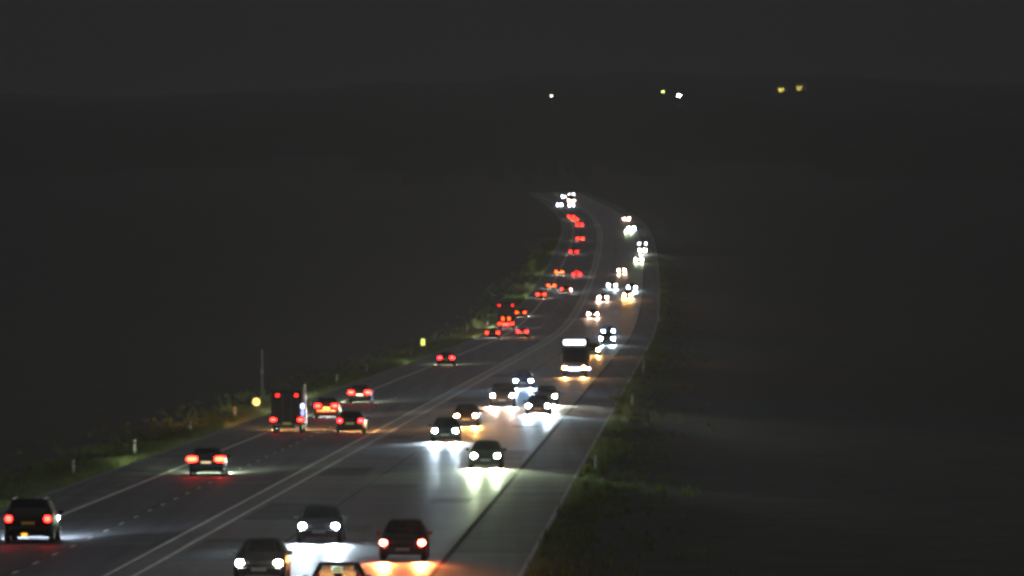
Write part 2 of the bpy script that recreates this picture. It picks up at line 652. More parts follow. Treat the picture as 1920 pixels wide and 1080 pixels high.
# round yellow marker
y = 596.0
x = at_offset(y, -11.1)
root = empty('round_marker_sign', (x, y, land_z(x, y) - 0.05))
bm = bmesh.new(); cyl_bm(bm, 0.03, 0.03, 1.05, (0, 0, 0.52), seg=10)
link('pole', bm_mesh('marker_pole', bm, M_STEEL), root)
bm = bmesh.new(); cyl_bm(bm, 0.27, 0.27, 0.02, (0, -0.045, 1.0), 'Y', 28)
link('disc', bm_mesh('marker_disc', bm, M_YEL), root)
bm = bmesh.new(); cyl_bm(bm, 0.30, 0.30, 0.015, (0, -0.025, 1.0), 'Y', 28)
link('rim', bm_mesh('marker_rim', bm, M_STEEL), root)
tag(root, 'round yellow reflective marker with added glow on a short post, left verge', 'sign')

# upright yellow sign
y = 1000.0
x = at_offset(y, -12.5)
root = empty('upright_marker_sign', (x, y, land_z(x, y) - 0.05))
bm = bmesh.new(); cyl_bm(bm, 0.035, 0.035, 1.75, (0, 0, 0.875), seg=10)
link('pole', bm_mesh('upright_pole', bm, M_STEEL), root)
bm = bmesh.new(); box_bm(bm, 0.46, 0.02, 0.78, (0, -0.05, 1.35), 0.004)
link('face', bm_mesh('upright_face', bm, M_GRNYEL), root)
bm = bmesh.new(); box_bm(bm, 0.50, 0.012, 0.82, (0, -0.033, 1.35), 0.004)
link('backing_plate', bm_mesh('upright_backing', bm, M_STEEL), root)
tag(root, 'upright yellow rectangular reflective marker with added glow on the left verge in mid distance', 'sign')

# tall pole
y = 655.0
x = at_offset(y, -13.8)
root = empty('tall_pole', (x, y, land_z(x, y) - 0.1))
bm = bmesh.new(); cyl_bm(bm, 0.075, 0.05, 4.2, (0, 0, 2.1), seg=12)
link('shaft', bm_mesh('tall_shaft', bm, M_STEEL), root)
bm = bmesh.new(); box_bm(bm, 0.24, 0.2, 0.4, (0, -0.16, 2.6), 0.02)
link('equipment_box', bm_mesh('tall_box', bm, M_STEEL), root)
bm = bmesh.new(); cyl_bm(bm, 0.07, 0.05, 0.12, (0, 0, 4.26), seg=12)
link('cap', bm_mesh('tall_cap', bm, M_STEEL), root)
tag(root, 'tall thin grey pole on the left verge behind the box van', 'pole')

# ------------------------------------------------------------------ vehicles
M_TYRE = mat('tyre_rubber', (0.02, 0.02, 0.02), 0.8, var=0.2)
M_RIM = mat('wheel_alloy', (0.35, 0.35, 0.36), 0.35, metal=0.8, var=0.15)
M_GLASS = mat('dark_window_glass', (0.004, 0.005, 0.006), 0.10, var=0.1, spec=0.06)
M_TRIM = mat('black_trim', (0.02, 0.02, 0.022), 0.5, var=0.2)
M_PLATE_Y = mat('yellow_plate', (0.75, 0.55, 0.05), 0.4, var=0.1, scale=30)
M_PLATE_W = mat('white_plate', (0.35, 0.35, 0.33), 0.5, var=0.1, scale=30)
M_BOXW = mat('van_box_panel', (0.025, 0.025, 0.028), 0.85, var=0.2, scale=2, spec=0.1)

PAINTS = {
    'black': (0.008, 0.008, 0.009), 'grey': (0.011, 0.011, 0.012), 'silver': (0.017, 0.017, 0.018), 'white': (0.028, 0.028, 0.027),
    'blue': (0.008, 0.012, 0.035), 'red': (0.035, 0.006, 0.006), 'brown': (0.022, 0.014, 0.011),
}


def paint(c):
    return mat('car_paint_' + c, PAINTS[c], 0.45, metal=0.0, var=0.06, scale=3, spec=0.12)


# lamp colours: (emission colour, strength)
TAIL = {'red': ((1.0, 0.009, 0.006), 60.0), 'pink': ((1.0, 0.009, 0.011), 60.0), 'orange': ((1.0, 0.016, 0.007), 55.0), 'brake': ((1.0, 0.010, 0.006), 80.0),
        'amber': ((1.0, 0.045, 0.003), 35.0)}
HEAD = {'cool': (0.66, 0.86, 1.0), 'blue': (0.36, 0.60, 1.0), 'white': (0.98, 0.98, 0.84), 'warm': (1.0, 0.46, 0.13), 'green': (0.80, 1.0, 0.62),
        'pink': (1.0, 0.62, 0.42), 'redwarm': (1.0, 0.26, 0.07)}

LENS = {'redwarm': ((1.0, 0.035, 0.020), 500.0), 'blue': ((0.25, 0.45, 1.0), 1000.0), 'warm': ((1.0, 0.30, 0.10), 500.0), 'pink': ((1.0, 0.5, 0.4), 700.0)}

STATIONS = {
    'saloon': [(2.28, .34, .52, .57, .66, .50), (2.10, .24, .68, .74, .82, .62), (1.25, .19, .80, .88, .89, .72), (.80, .19, .89, .96, .90, .74),
               (.02, .19, .92, 1.40, .90, .59), (-.95, .19, .94, 1.42, .90, .59), (-1.60, .20, .95, 1.02, .88, .68), (-2.12, .26, .92, .98, .85, .68), (-2.27, .36, .78, .83, .76, .60)],
    'hatchback': [(2.02, .34, .54, .60, .64, .48), (1.86, .24, .70, .77, .80, .62), (1.10, .19, .82, .91, .86, .70), (.72, .19, .92, .99, .87, .72),
                  (.02, .19, .96, 1.45, .87, .58), (-1.15, .19, .98, 1.47, .87, .58), (-1.78, .22, .98, 1.16, .84, .62), (-1.98, .26, .92, .99, .82, .64), (-2.06, .38, .80, .85, .74, .60)],
    'suv': [(2.30, .42, .66, .74, .74, .58), (2.14, .32, .86, .94, .88, .70), (1.30, .27, .98, 1.08, .95, .78), (.88, .27, 1.06, 1.14, .96, .80),
            (.22, .27, 1.12, 1.70, .96, .70), (-1.55, .27, 1.14, 1.74, .96, .70), (-2.10, .30, 1.14, 1.40, .94, .74), (-2.26, .36, 1.06, 1.14, .92, .76), (-2.34, .46, .92, .98, .84, .70)],
}
STATIONS['estate'] = [(a, b, c, d_, e, f) for (a, b, c, d_, e, f) in STATIONS['saloon'][:5]] + [
    (-1.45, .19, .95, 1.43, .90, .60), (-2.02, .22, .96, 1.16, .88, .66), (-2.22, .28, .92, .98, .86, .70), (-2.30, .40, .78, .83, .78, .62)]
STATIONS['people_carrier'] = [(2.20, .38, .60, .68, .72, .56), (2.02, .26, .80, .88, .86, .68), (1.45, .2, .94, 1.02, .92, .76), (1.15, .2, 1.0, 1.08, .93, .78),
                              (.25, .2, 1.06, 1.74, .94, .68), (-1.65, .2, 1.08, 1.78, .94, .70), (-2.12, .24, 1.06, 1.30, .92, .74), (-2.25, .3, 1.0, 1.06, .9, .76), (-2.32, .42, .84, .9, .82, .68)]


def ring(st):
    y, z0, z1, z2, w1, w2 = st
    h = z1 - z0
    half = [(w1 * 0.86, z0), (w1 * 0.98, z0 + h * 0.22), (w1, z0 + h * 0.62), (w1 * 0.965, z1), (w2 * 1.0, z2 - (z2 - z1) * 0.10), (w2 * 0.72, z2)]
    pts = [(-x, y, z) for (x, z) in half] + [(x, y, z) for (x, z) in reversed(half)]
    return [Vector(p) for p in pts]


MESH_CACHE = {}


def body_meshes(kind, paint_m, open_cabin=False):
    key = (kind, paint_m.name, open_cabin)
    if key in MESH_CACHE:
        return MESH_CACHE[key]
    sts = STATIONS[kind]
    rings = [ring(s) for s in sts]
    nst = len(rings)
    glass = {'windscreen': [], 'rear_window': [], 'side_window_left': [], 'side_window_right': []}
    bm = bmesh.new()
    bv = [[bm.verts.new(p) for p in r] for r in rings]
    for i in range(nst - 1):
        for j in range(12):
            k = (j + 1) % 12
            g = None
            if i == 3 and j in (4, 5, 6):
                g = 'windscreen'
            elif i == 5 and j in (4, 5, 6):
                g = 'rear_window'
            elif i in (3, 4, 5) and j == 3:
                g = 'side_window_left'
            elif i in (3, 4, 5) and j == 7:
                g = 'side_window_right'
            q = [rings[i][j], rings[i][k], rings[i + 1][k], rings[i + 1][j]]
            if g:
                glass[g].append(q)
                if open_cabin:
                    continue
            bm.faces.new((bv[i][j], bv[i][k], bv[i + 1][k], bv[i + 1][j]))
    bm.faces.new(bv[0])
    bm.faces.new(list(reversed(bv[-1])))
    body = bm_mesh(kind + '_body', bm, paint_m, True)
    out = {'body': body}
    for gname, quads in glass.items():
        vs, fs = [], []
        for q in quads:
            c = sum(q, Vector()) / 4
            nrm = (q[1] - q[0]).cross(q[3] - q[0])
            if nrm.length < 1e-6:
                nrm = (q[2] - q[1]).cross(q[3] - q[1])
            nrm.normalize()
            out_dir = Vector((c.x, 0, max(c.z - 0.9, 0.05)))
            if gname == 'windscreen':
                out_dir.y = 1
            if gname == 'rear_window':
                out_dir.y = -1
            if nrm.dot(out_dir) < 0:
                nrm = -nrm
            b = len(vs)
            sidewin = 'side' in gname
            vs += [c + (p - c) * (0.90 if sidewin else 0.985) + nrm * 0.012 for p in q]
            fs.append((b, b + 1, b + 2, b + 3))
        me = mesh_from(kind + '_' + gname, vs, fs, M_GLASS)
        out[gname] = me
    MESH_CACHE[key] = out
    return out


def wheel_meshes(r):
    key = ('wheel', r)
    if key not in MESH_CACHE:
        bm = bmesh.new()
        cyl_bm(bm, r, r, 0.21, (0, 0, 0), 'X', 20)
        bmesh.ops.bevel(bm, geom=[e for e in bm.edges if len(e.link_faces) == 2 and any(len(f.verts) > 4 for f in e.link_faces)], offset=0.03, segments=2, affect='EDGES')
        t = bm_mesh('tyre', bm, M_TYRE, True)
        bm = bmesh.new()
        cyl_bm(bm, r * 0.62, r * 0.62, 0.222, (0, 0, 0), 'X', 16)
        for k in range(5):
            a = k * 6.283 / 5
            box_bm(bm, 0.23, 0.05, r * 0.5, (0, math.sin(a) * r * 0.3, math.cos(a) * r * 0.3), rot=Matrix.Rotation(a, 3, 'X') if False else None)
        m = bm_mesh('rim', bm, M_RIM)
        MESH_CACHE[key] = (t, m)
    return MESH_CACHE[key]


def lens_mesh(w, h, dpt, m, ex=0.6):
    if m.name.startswith('headlight'):
        ex = 0.9
    key = ('lens', w, h, dpt, m.name)
    if key not in MESH_CACHE:
        bm = bmesh.new()
        bmesh.ops.create_uvsphere(bm, u_segments=14, v_segments=8, radius=1.0)
        for v in bm.verts:
            c = v.co
            # rounded box rather than an egg
            v.co = Vector((math.copysign(abs(c.x) ** ex, c.x) * w / 2, c.y * dpt / 2, math.copysign(abs(c.z) ** (ex + 0.1), c.z) * h / 2))
        MESH_CACHE[key] = bm_mesh('lens', bm, m, True)
    return MESH_CACHE[key]


def simple_box(name, sx, sy, sz, m, bevel=0.01):
    key = ('box', name, sx, sy, sz, m.name)
    if key not in MESH_CACHE:
        bm = bmesh.new()
        box_bm(bm, sx, sy, sz, (0, 0, 0), bevel)
        MESH_CACHE[key] = bm_mesh(name, bm, m)
    return MESH_CACHE[key]


SPOT_DATA = {}


def add_beam(parent, loc, col, power, pitch=-5.0, radius=0.10, cone=56):
    key = (col, power, radius, cone)
    if key not in SPOT_DATA:
        ld = bpy.data.lights.new('headlight_beam', 'SPOT')
        ld.energy = power
        ld.color = HEAD[col]
        ld.spot_size = R(cone)
        ld.spot_blend = 1.0
        ld.shadow_soft_size = radius
        SPOT_DATA[key] = ld
    o = bpy.data.objects.new('headlight_beam', SPOT_DATA[key])
    COL.objects.link(o)
    o.parent = parent
    o.location = loc
    # spot looks down -Z; local forward is +Y
    o.rotation_euler = (R(90 + pitch), 0, 0)
    return o


def put(name, me, parent, loc=(0, 0, 0), rot=(0, 0, 0)):
    o = link(name, me, parent)
    o.location = loc
    o.rotation_euler = rot
    return o


DIM = {  # lamp x, head z, head y, tail z, tail y, wheel y front/rear, wheel r, plate z rear
    'saloon': (.66, .66, 2.20, .84, -2.25, 1.38, -1.36, .32),
    'estate': (.68, .66, 2.20, .88, -2.28, 1.38, -1.36, .32),
    'hatchback': (.62, .68, 1.97, .92, -2.05, 1.22, -1.28, .31),
    'suv': (.74, .86, 2.26, .98, -2.32, 1.42, -1.38, .37),
    'people_carrier': (.70, .76, 2.14, 1.02, -2.30, 1.40, -1.40, .33),
}


def make_car(kind, x, y, toward, colour, head='white', tail='red', tail_size=(0.26, 0.14), half=None, power=1.0, name=None, lit_plate=False, open_cabin=False, fog=False, high=False):
    lx, hz, hy, tz, ty, wf, wr, r = DIM[kind]
    if half:
        lx = half
    yaw = -heading(y)
    root = empty(name or kind, (x, y, rz(y) + 0.004))
    g = grade(y)
    root.rotation_mode = 'ZXY' if False else 'XYZ'
    if toward:
        root.rotation_euler = (-g, 0, yaw + math.pi)
    else:
        root.rotation_euler = (g, 0, yaw)
    ms = body_meshes(kind, paint(colour), open_cabin)
    body = link('body', ms['body'], root)
    link('windscreen', ms['windscreen'], root)
    link('rear_window', ms['rear_window'], root)
    link('side_window', ms['side_window_left'], root)
    link('side_window', ms['side_window_right'], root)
    bw = STATIONS[kind][2][4]
    ty_me, rim_me = wheel_meshes(r)
    for wy in (wf, wr):
        for s in (-1, 1):
            w = put('wheel', ty_me, root, (s * (bw - 0.09), wy, r))
            link('rim', rim_me, w)
    # bumpers
    put('front_bumper', simple_box('front_bumper', bw * 1.7, 0.16, 0.24, M_TRIM, 0.05), root, (0, STATIONS[kind][0][0] - 0.03, STATIONS[kind][0][1] + 0.06))
    put('rear_bumper', simple_box('rear_bumper', bw * 1.75, 0.16, 0.24, paint(colour), 0.05), root, (0, STATIONS[kind][-1][0] + 0.02, STATIONS[kind][-1][1] + 0.08))
    # mirrors
    for s in (-1, 1):
        put('door_mirror', simple_box('door_mirror', 0.20, 0.10, 0.15, paint(colour), 0.03), root, (s * (bw + 0.10), STATIONS[kind][3][0] - 0.12, STATIONS[kind][3][2] + 0.08))
    # plates
    put('number_plate', simple_box('front_plate', 0.52, 0.02, 0.11, M_PLATE_W, 0.004), root, (0, STATIONS[kind][0][0] + 0.06, STATIONS[kind][0][1] + 0.10))
    pm = lamp_mat('lit_yellow_plate', (1.0, 0.62, 0.10), 0.55, (0.75, 0.55, 0.05)) if lit_plate else M_PLATE_Y
    put('number_plate', simple_box('rear_plate', 0.52, 0.02, 0.11, pm, 0.004), root, (0, ty - 0.035, tz - 0.17))
    # lamps
    hm = lamp_mat('headlight_lens_' + head, LENS.get(head, (HEAD[head], 0))[0], LENS.get(head, (0, 1000.0))[1], (0.8, 0.8, 0.8))
    for s in (-1, 1):
        put('headlight', lens_mesh(0.25, 0.19, 0.14, hm), root, (s * lx, hy - 0.03, hz))
        add_beam(root, (s * lx, hy + 0.10, hz), head, BEAM_W * power * (1 if toward else 8), -5.0 if toward else -3.0)
    tcx, tst = TAIL[tail]
    tm = lamp_mat('tail_lens_' + tail, tcx, tst, (0.4, 0.03, 0.02))
    for s in (-1, 1):
        put('tail_light', lens_mesh(tail_size[0], tail_size[1], 0.10, tm), root, (s * (lx + 0.02), ty - 0.015, tz))
    if high:
        put('high_brake_light', simple_box('high_brake', 0.32, 0.03, 0.04, tm, 0.006), root, (0, STATIONS[kind][5][0] - 0.05, STATIONS[kind][5][3] - 0.02))
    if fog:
        fm = lamp_mat('bumper_glow_red', (1.0, 0.04, 0.02), 3.0, (0.4, 0.03, 0.02))  # red emissive strip across the rear bumper
        put('bumper_glow_strip', simple_box('bumper_strip', 1.3, 0.03, 0.09, fm, 0.01), root, (0, ty - 0.07, tz - 0.34))
    return root


def body_loft(name, sts, m):
    rings = [ring(s) for s in sts]
    bm = bmesh.new()
    bv = [[bm.verts.new(p) for p in r] for r in rings]
    for i in range(len(rings) - 1):
        for j in range(12):
            k = (j + 1) % 12
            bm.faces.new((bv[i][j], bv[i][k], bv[i + 1][k], bv[i + 1][j]))
    bm.faces.new(bv[0])
    bm.faces.new(list(reversed(bv[-1])))
    return bm_mesh(name, bm, m)


def make_lorry(x, y, toward, colour, head='white', tail='red', name='lorry', length=9.0, boxh=3.9, boxw=2.5, cab=True, headboard=False, light_bar=False,
               tail_half=None, markers=None, brake_pair=False, power=1.0, tail_z=0.95, marker_half=1.0, marker_z=None, roof_lamps=False, boxmat=None, side_glint=False, box_base=0.95):
    """box lorry or box van: cab in front, box behind, chassis with wheels"""
    yaw = -heading(y)
    root = empty(name, (x, y, rz(y) + 0.004))
    g = grade(y)
    root.rotation_euler = (-g, 0, yaw + math.pi) if toward else (g, 0, yaw)
    p = paint(colour)
    hl = length / 2
    cabw = boxw * 0.96
    cabh = min(boxh - 0.35, 3.1)
    # box body
    bl = length - 2.1
    put('cargo_box', simple_box('cargo_box', boxw, bl, boxh - box_base, boxmat or M_BOXW, 0.04), root, (0, -hl + bl / 2, box_base + (boxh - box_base) / 2))
    for s in (-1, 1):
        put('rear_door', simple_box('rear_door', boxw / 2 - 0.06, 0.04, boxh - box_base - 0.14, boxmat or M_BOXW, 0.012), root, (s * (boxw / 4 - 0.005), -hl - 0.015, box_base + (boxh - box_base) / 2))
        put('door_bar', simple_box('door_bar', 0.035, 0.03, boxh - box_base - 0.3, M_STEEL, 0.006), root, (s * 0.28, -hl - 0.05, box_base + (boxh - box_base) / 2))
    # cab
    bm = bmesh.new()
    yb, yf = hl - 2.0, hl
    prof = [(yb, 0.45), (yf, 0.45), (yf + 0.02, 1.25), (yf - 0.22, cabh - 0.25), (yf - 0.45, cabh), (yb, cabh)]
    vl = [bm.verts.new((-cabw / 2, a, b)) for a, b in prof]
    vr = [bm.verts.new((cabw / 2, a, b)) for a, b in prof]
    bm.faces.new(vl)
    bm.faces.new(list(reversed(vr)))
    for i in range(len(prof)):
        k = (i + 1) % len(prof)
        bm.faces.new((vl[i], vr[i], vr[k], vl[k]))
    bmesh.ops.bevel(bm, geom=bm.edges[:], offset=0.05, segments=2, affect='EDGES')
    link('cab', bm_mesh(name + '_cab', bm, p), root)
    zs0, zs1 = 1.45, cabh - 0.35
    ysl = lambda z: yf + 0.02 - 0.24 * (z - 1.25) / (cabh - 1.5)
    vs = [(-cabw * 0.44, ysl(zs0) + 0.012, zs0), (cabw * 0.44, ysl(zs0) + 0.012, zs0), (cabw * 0.42, ysl(zs1) + 0.012, zs1), (-cabw * 0.42, ysl(zs1) + 0.012, zs1)]
    link('windscreen', mesh_from(name + '_windscreen', vs, [(0, 1, 2, 3)], M_GLASS), root)
    for s in (-1, 1):
        xx = s * (cabw / 2 + 0.006)
        vs = [(xx, yf - 0.35, 1.5), (xx, yf - 1.35, 1.5), (xx, yf - 1.35, zs1), (xx, yf - 0.5, zs1)]
        link('side_window', mesh_from(name + '_side_window', vs, [(0, 1, 2, 3)], M_GLASS), root)
        put('door_mirror', simple_box('lorry_mirror', 0.18, 0.12, 0.5, M_TRIM, 0.04), root, (s * (cabw / 2 + 0.2), yf - 0.1, 1.9))
    put('front_bumper', simple_box('lorry_bumper', cabw * 1.01, 0.2, 0.45, M_TRIM, 0.05), root, (0, yf + 0.02, 0.55))
    put('grille', simple_box('lorry_grille', cabw * 0.6, 0.04, 0.45, M_TRIM, 0.02), root, (0, yf + 0.02, 1.1))
    # chassis, wheels, underrun bar
    put('chassis', simple_box('chassis', 1.0, length - 0.8, 0.24, M_TRIM, 0.02), root, (0, -0.1, box_base - 0.14))
    rr = 0.48 if boxh > 3 else 0.36
    ty_me, rim_me = wheel_meshes(rr)
    for wy in (hl - 0.95, -hl + 1.5) + ((-hl + 2.7,) if length > 8 else ()):
        for s in (-1, 1):
            w = put('wheel', ty_me, root, (s * (boxw / 2 - 0.18), wy, rr))
            link('rim', rim_me, w)
    put('underrun_bar', simple_box('underrun_bar', boxw * 0.94, 0.10, 0.14, M_STEEL, 0.02), root, (0, -hl + 0.05, 0.55))
    put('number_plate', simple_box('rear_plate', 0.52, 0.02, 0.11, M_PLATE_Y, 0.004), root, (0, -hl - 0.06, 0.75 if box_base > 0.8 else 0.62))
    # lamps
    hm = lamp_mat('headlight_lens_' + head, HEAD[head], 1000.0, (0.8, 0.8, 0.8))
    hx = boxw / 2 - 0.32
    for s in (-1, 1):
        put('headlight', lens_mesh(0.32, 0.16, 0.12, hm), root, (s * hx, yf + 0.10, 0.88))
        add_beam(root, (s * hx, yf + 0.22, 0.88), head, BEAM_W * power * (1 if toward else 8), -5.0 if toward else -3.0)
    tcx, tst = TAIL[tail]
    tm = lamp_mat('tail_lens_' + tail, tcx, tst, (0.4, 0.03, 0.02))
    th = tail_half or (boxw / 2 - 0.25)
    for s in (-1, 1):
        put('tail_light', lens_mesh(0.34, 0.16, 0.10, tm), root, (s * th, -hl - 0.06, tail_z))
    if marker_z:
        mk = lamp_mat('marker_lens_' + (markers or 'red'), TAIL[markers or 'red'][0], 20.0, (0.4, 0.03, 0.02))
        for s in (-1, 1):
            put('marker_light', lens_mesh(0.16, 0.14, 0.08, mk), root, (s * marker_half, -hl - 0.06, marker_z))
    if brake_pair:
        am = lamp_mat('marker_lens_amber', TAIL['amber'][0], 20.0, (0.4, 0.2, 0.02))
        for s in (-1, 1):
            put('warning_light', lens_mesh(0.22, 0.40, 0.08, am), root, (s * 0.46, -hl - 0.09, tail_z + 0.75))
        put('light_strip', simple_box('lorry_light_strip', 1.0, 0.03, 0.10, tm, 0.01), root, (0, -hl - 0.07, tail_z - 0.08))
    if headboard:
        hb = lamp_mat('lit_headboard', (0.86, 0.90, 1.0), 9.0, (0.8, 0.8, 0.8))
        put('lit_headboard', simple_box('headboard', 2.0, 0.18, 0.40, hb, 0.05), root, (0, yf - 0.25, cabh + 0.20))
    if light_bar:
        lb = lamp_mat('lit_bar', (0.72, 0.80, 1.0), 6.0, (0.8, 0.8, 0.8))
        put('light_bar', simple_box('bar', 1.15, 0.05, 0.28, lb, 0.02), root, (0.0, yf + 0.16, 0.78))
        put('fog_light', lens_mesh(0.22, 0.22, 0.1, lamp_mat('fog_blue', (0.62, 0.68, 1.0), 12.0, (0.8, 0.8, 0.8))), root, (-cabw / 2 - 0.22, yf - 0.02, 0.82))
    if roof_lamps:
        rl = lamp_mat('roof_lamp_white', (0.88, 0.92, 1.0), 60.0, (0.8, 0.8, 0.8))
        for s in (-0.8, 0.8):
            put('roof_lamp', lens_mesh(0.26, 0.22, 0.12, rl), root, (s, yf - 0.3, cabh + 0.12))
    return root


def spot_for(row, px, h):
    y = row_to_y(row, h)
    return px_to_x(px, y), y


GT = 'vehicles driving away on the left carriageway'
GO = 'oncoming vehicles on the right carriageway'


def rear_y(kind):
    return DIM[kind][4]


def receding(kind, px, row, colour, label, cat='car', **k):
    tz, ty = DIM[kind][3], DIM[kind][4]
    x, y = spot_for(row, px, tz)
    o = make_car(kind, x, y - ty, False, colour, name=kind if kind != 'suv' else 'sport_utility_car', **k)
    tag(o, label, cat, GT)
    return o


def oncoming(kind, px, row, colour, label, cat='car', **k):
    hz, hy = DIM[kind][1], DIM[kind][2]
    x, y = spot_for(row, px, hz)
    o = make_car(kind, x, y + hy, True, colour, name=kind if kind != 'suv' else 'sport_utility_car', **k)
    tag(o, label, cat, GO)
    return o


# --- left carriageway, nearest first
L1 = receding('suv', 55, 973, 'black', 'dark tall car with round red tail lights at the bottom left corner', half=0.745, tail_size=(0.24, 0.22), head='cool')
put('plate_light', lens_mesh(0.26, 0.12, 0.06, lamp_mat('plate_lamp_orange', (1.0, 0.40, 0.03), 2.2, (0.5, 0.3, 0.05))), L1, (-0.14, -2.44, 0.36))
chrome = mat('roof_rail_chrome', (0.8, 0.82, 0.85), 0.12, metal=1.0, var=0.05)
for s in (-1, 1):
    put('roof_rail', simple_box('roof_rail', 0.04, 1.9, 0.05, chrome, 0.015), L1, (s * 0.62, -0.7, 1.77))
    put('roof_rail_end', lens_mesh(0.14, 0.09, 0.14, chrome), L1, (s * 0.60, -1.72, 1.74))
put('chrome_trim', lens_mesh(0.12, 0.12, 0.2, chrome), L1, (1.02, -1.9, 1.22))
L2 = receding('estate', 388, 861, 'grey', 'lone car with wide orange red tail lights and yellow plate, left carriageway foreground', half=0.70, tail='orange', tail_size=(0.56, 0.26), lit_plate=True, head='green')
# box van
h = 0.86
x, y = spot_for(787, 540, h)
L3 = make_lorry(x, y + 3.0, False, 'white', name='box_van', length=6.0, boxh=2.75, boxw=2.05, tail_half=0.88, tail_z=h, marker_z=2.42, marker_half=0.60, tail='red', head='warm', box_base=0.6)
tag(L3, 'dark box van with two red lights high up and two low', 'van', GT)
put('side_glint', lens_mesh(0.24, 0.34, 0.12, lamp_mat('side_glint_blue', (0.55, 0.62, 1.0), 4.0, (0.8, 0.8, 0.9))), L3, (1.0, -3.06, 1.72))  # emissive blob standing in for headlights mirrored on the van, no lamp
put('side_glint', lens_mesh(0.20, 0.40, 0.12, lamp_mat('side_glint_dim', (0.35, 0.45, 1.0), 1.6, (0.8, 0.8, 0.9))), L3, (1.0, -3.06, 1.30))  # dimmer lower part of the same added glint
L4 = receding('hatchback', 613, 761, 'red', 'red lit hatchback with glowing red rear bumper beside the box van', tail='red', tail_size=(0.40, 0.22), half=0.57, lit_plate=True, fog=True, head='white')
L5 = receding('saloon', 658, 789, 'black', 'dark saloon with two small round red lights right of the box van', tail='pink', tail_size=(0.24, 0.20), half=0.64, head='warm')
L6 = receding('estate', 675, 736, 'grey', 'car with bright wide red lights, farthest of the group round the box van', tail='brake', tail_size=(0.42, 0.22), half=0.62, lit_plate=True, head='green')
L7 = receding('saloon', 837, 671, 'silver', 'lone car with pinkish red tail lights in mid distance, left carriageway', tail='pink', tail_size=(0.38, 0.20), half=0.62, head='green')
bpy.data.objects[L7.name]
L8 = receding('saloon', 924, 624, 'grey', 'car with small lights just in front and left of the far lorry', tail='orange', tail_size=(0.26, 0.20), half=0.74, head='white')
x, y = spot_for(607, 950, 0.95)
L9 = make_lorry(x, y + 5.0, False, 'grey', name='lorry', length=10.0, boxh=4.0, boxw=2.5, tail='brake', tail_half=0.92, tail_z=0.95, marker_z=3.72, marker_half=1.0, markers='pink', brake_pair=True, head='white')
tag(L9, 'tall lorry with red lights at roof corners, far left carriageway', 'lorry', GT)
L10 = receding('hatchback', 980, 622, 'black', 'car with pinkish lights just in front and right of the far lorry', tail='pink', tail_size=(0.34, 0.22), half=0.56, lit_plate=True, head='warm')
L11 = receding('saloon', 977, 586, 'grey', 'car with thin orange lights just beyond the far lorry', tail='amber', tail_size=(0.34, 0.16), half=0.62, high=False, head='white')
L12 = receding('hatchback', 1015, 552, 'grey', 'nearest and leftmost of the three orange lit cars short of the bend', tail='orange', tail_size=(0.42, 0.24), half=0.58, head='green')
L13 = receding('saloon', 1062, 542, 'black', 'car with two separate small orange dots, rightmost of three short of the bend', tail='orange', tail_size=(0.24, 0.2), half=0.80, head='white')
L14 = receding('hatchback', 1034, 535, 'grey', 'orange lit car in the middle of the three short of the bend', tail='amber', tail_size=(0.40, 0.22), half=0.60, head='white')
L15 = receding('saloon', 1049, 510, 'grey', 'yellow orange lit car beside the pale green bush, left lane', tail='amber', tail_size=(0.5, 0.28), half=0.62, lit_plate=True, head='green')
L16 = receding('saloon', 1082, 514, 'black', 'pinkish red lit car right of the yellow orange one', tail='pink', tail_size=(0.55, 0.26), half=0.60, high=True, head='white')
L17 = receding('saloon', 1076, 472, 'black', 'car with two separate red dots, lowest of the far column', tail='red', tail_size=(0.34, 0.26), half=0.72, head='white')
L18 = receding('saloon', 1088, 447, 'grey', 'orange lit car, second lowest of the far column', tail='orange', tail_size=(0.46, 0.32), half=0.64, head='white')
L19 = receding('saloon', 1087, 421, 'grey', 'red lit car, third lowest of the far column', tail='red', tail_size=(0.46, 0.32), half=0.64, head='white')
L20 = receding('saloon', 1078, 411, 'black', 'red lit car, second highest of the far column', tail='orange', tail_size=(0.46, 0.32), half=0.66, head='white')
L21 = receding('saloon', 1071, 406, 'grey', 'farthest red lit car, topmost of the far column', tail='orange', tail_size=(0.5, 0.34), half=0.70, head='white')

# --- right carriageway, nearest first
# car at the bottom edge: only its roof and windscreen show
yc = 264.0
xc = px_to_x(633, yc)
R3 = make_car('saloon', xc, yc, True, 'black', head='white', open_cabin=True, name='saloon')
tag(R3, 'dark car at the bottom edge, only its roof and screen showing', 'car', GO)
gl = bpy.data.materials.new('clear_car_glass')
gl.use_nodes = True
gnt = gl.node_tree
gnt.nodes.clear()
go = gnt.nodes.new('ShaderNodeOutputMaterial')
gm = gnt.nodes.new('ShaderNodeMixShader')
gt = gnt.nodes.new('ShaderNodeBsdfTransparent')
gt.inputs[0].default_value = (0.55, 0.56, 0.55, 1)
gg = gnt.nodes.new('ShaderNodeBsdfGlossy')
gg.inputs['Roughness'].default_value = 0.03
gm.inputs[0].default_value = 0.07
gnt.links.new(gt.outputs[0], gm.inputs[1])
gnt.links.new(gg.outputs[0], gm.inputs[2])
gnt.links.new(gm.outputs[0], go.inputs['Surface'])
for ch in R3.children:
    if ch.name.split('.')[0] in ('windscreen', 'rear_window', 'side_window'):
        ch.data = ch.data.copy()
        ch.data.materials[0] = gl


def bar_mesh(name, p, q, r, m):
    p, q = Vector(p), Vector(q)
    bm = bmesh.new()
    cyl_bm(bm, r, r, (q - p).length, seg=8)
    rot = (q - p).to_track_quat('Z', 'Y').to_matrix()
    bmesh.ops.rotate(bm, cent=(0, 0, 0), matrix=rot, verts=bm.verts[:])
    bmesh.ops.translate(bm, vec=(p + q) / 2, verts=bm.verts[:])
    return bm_mesh(name, bm, m)


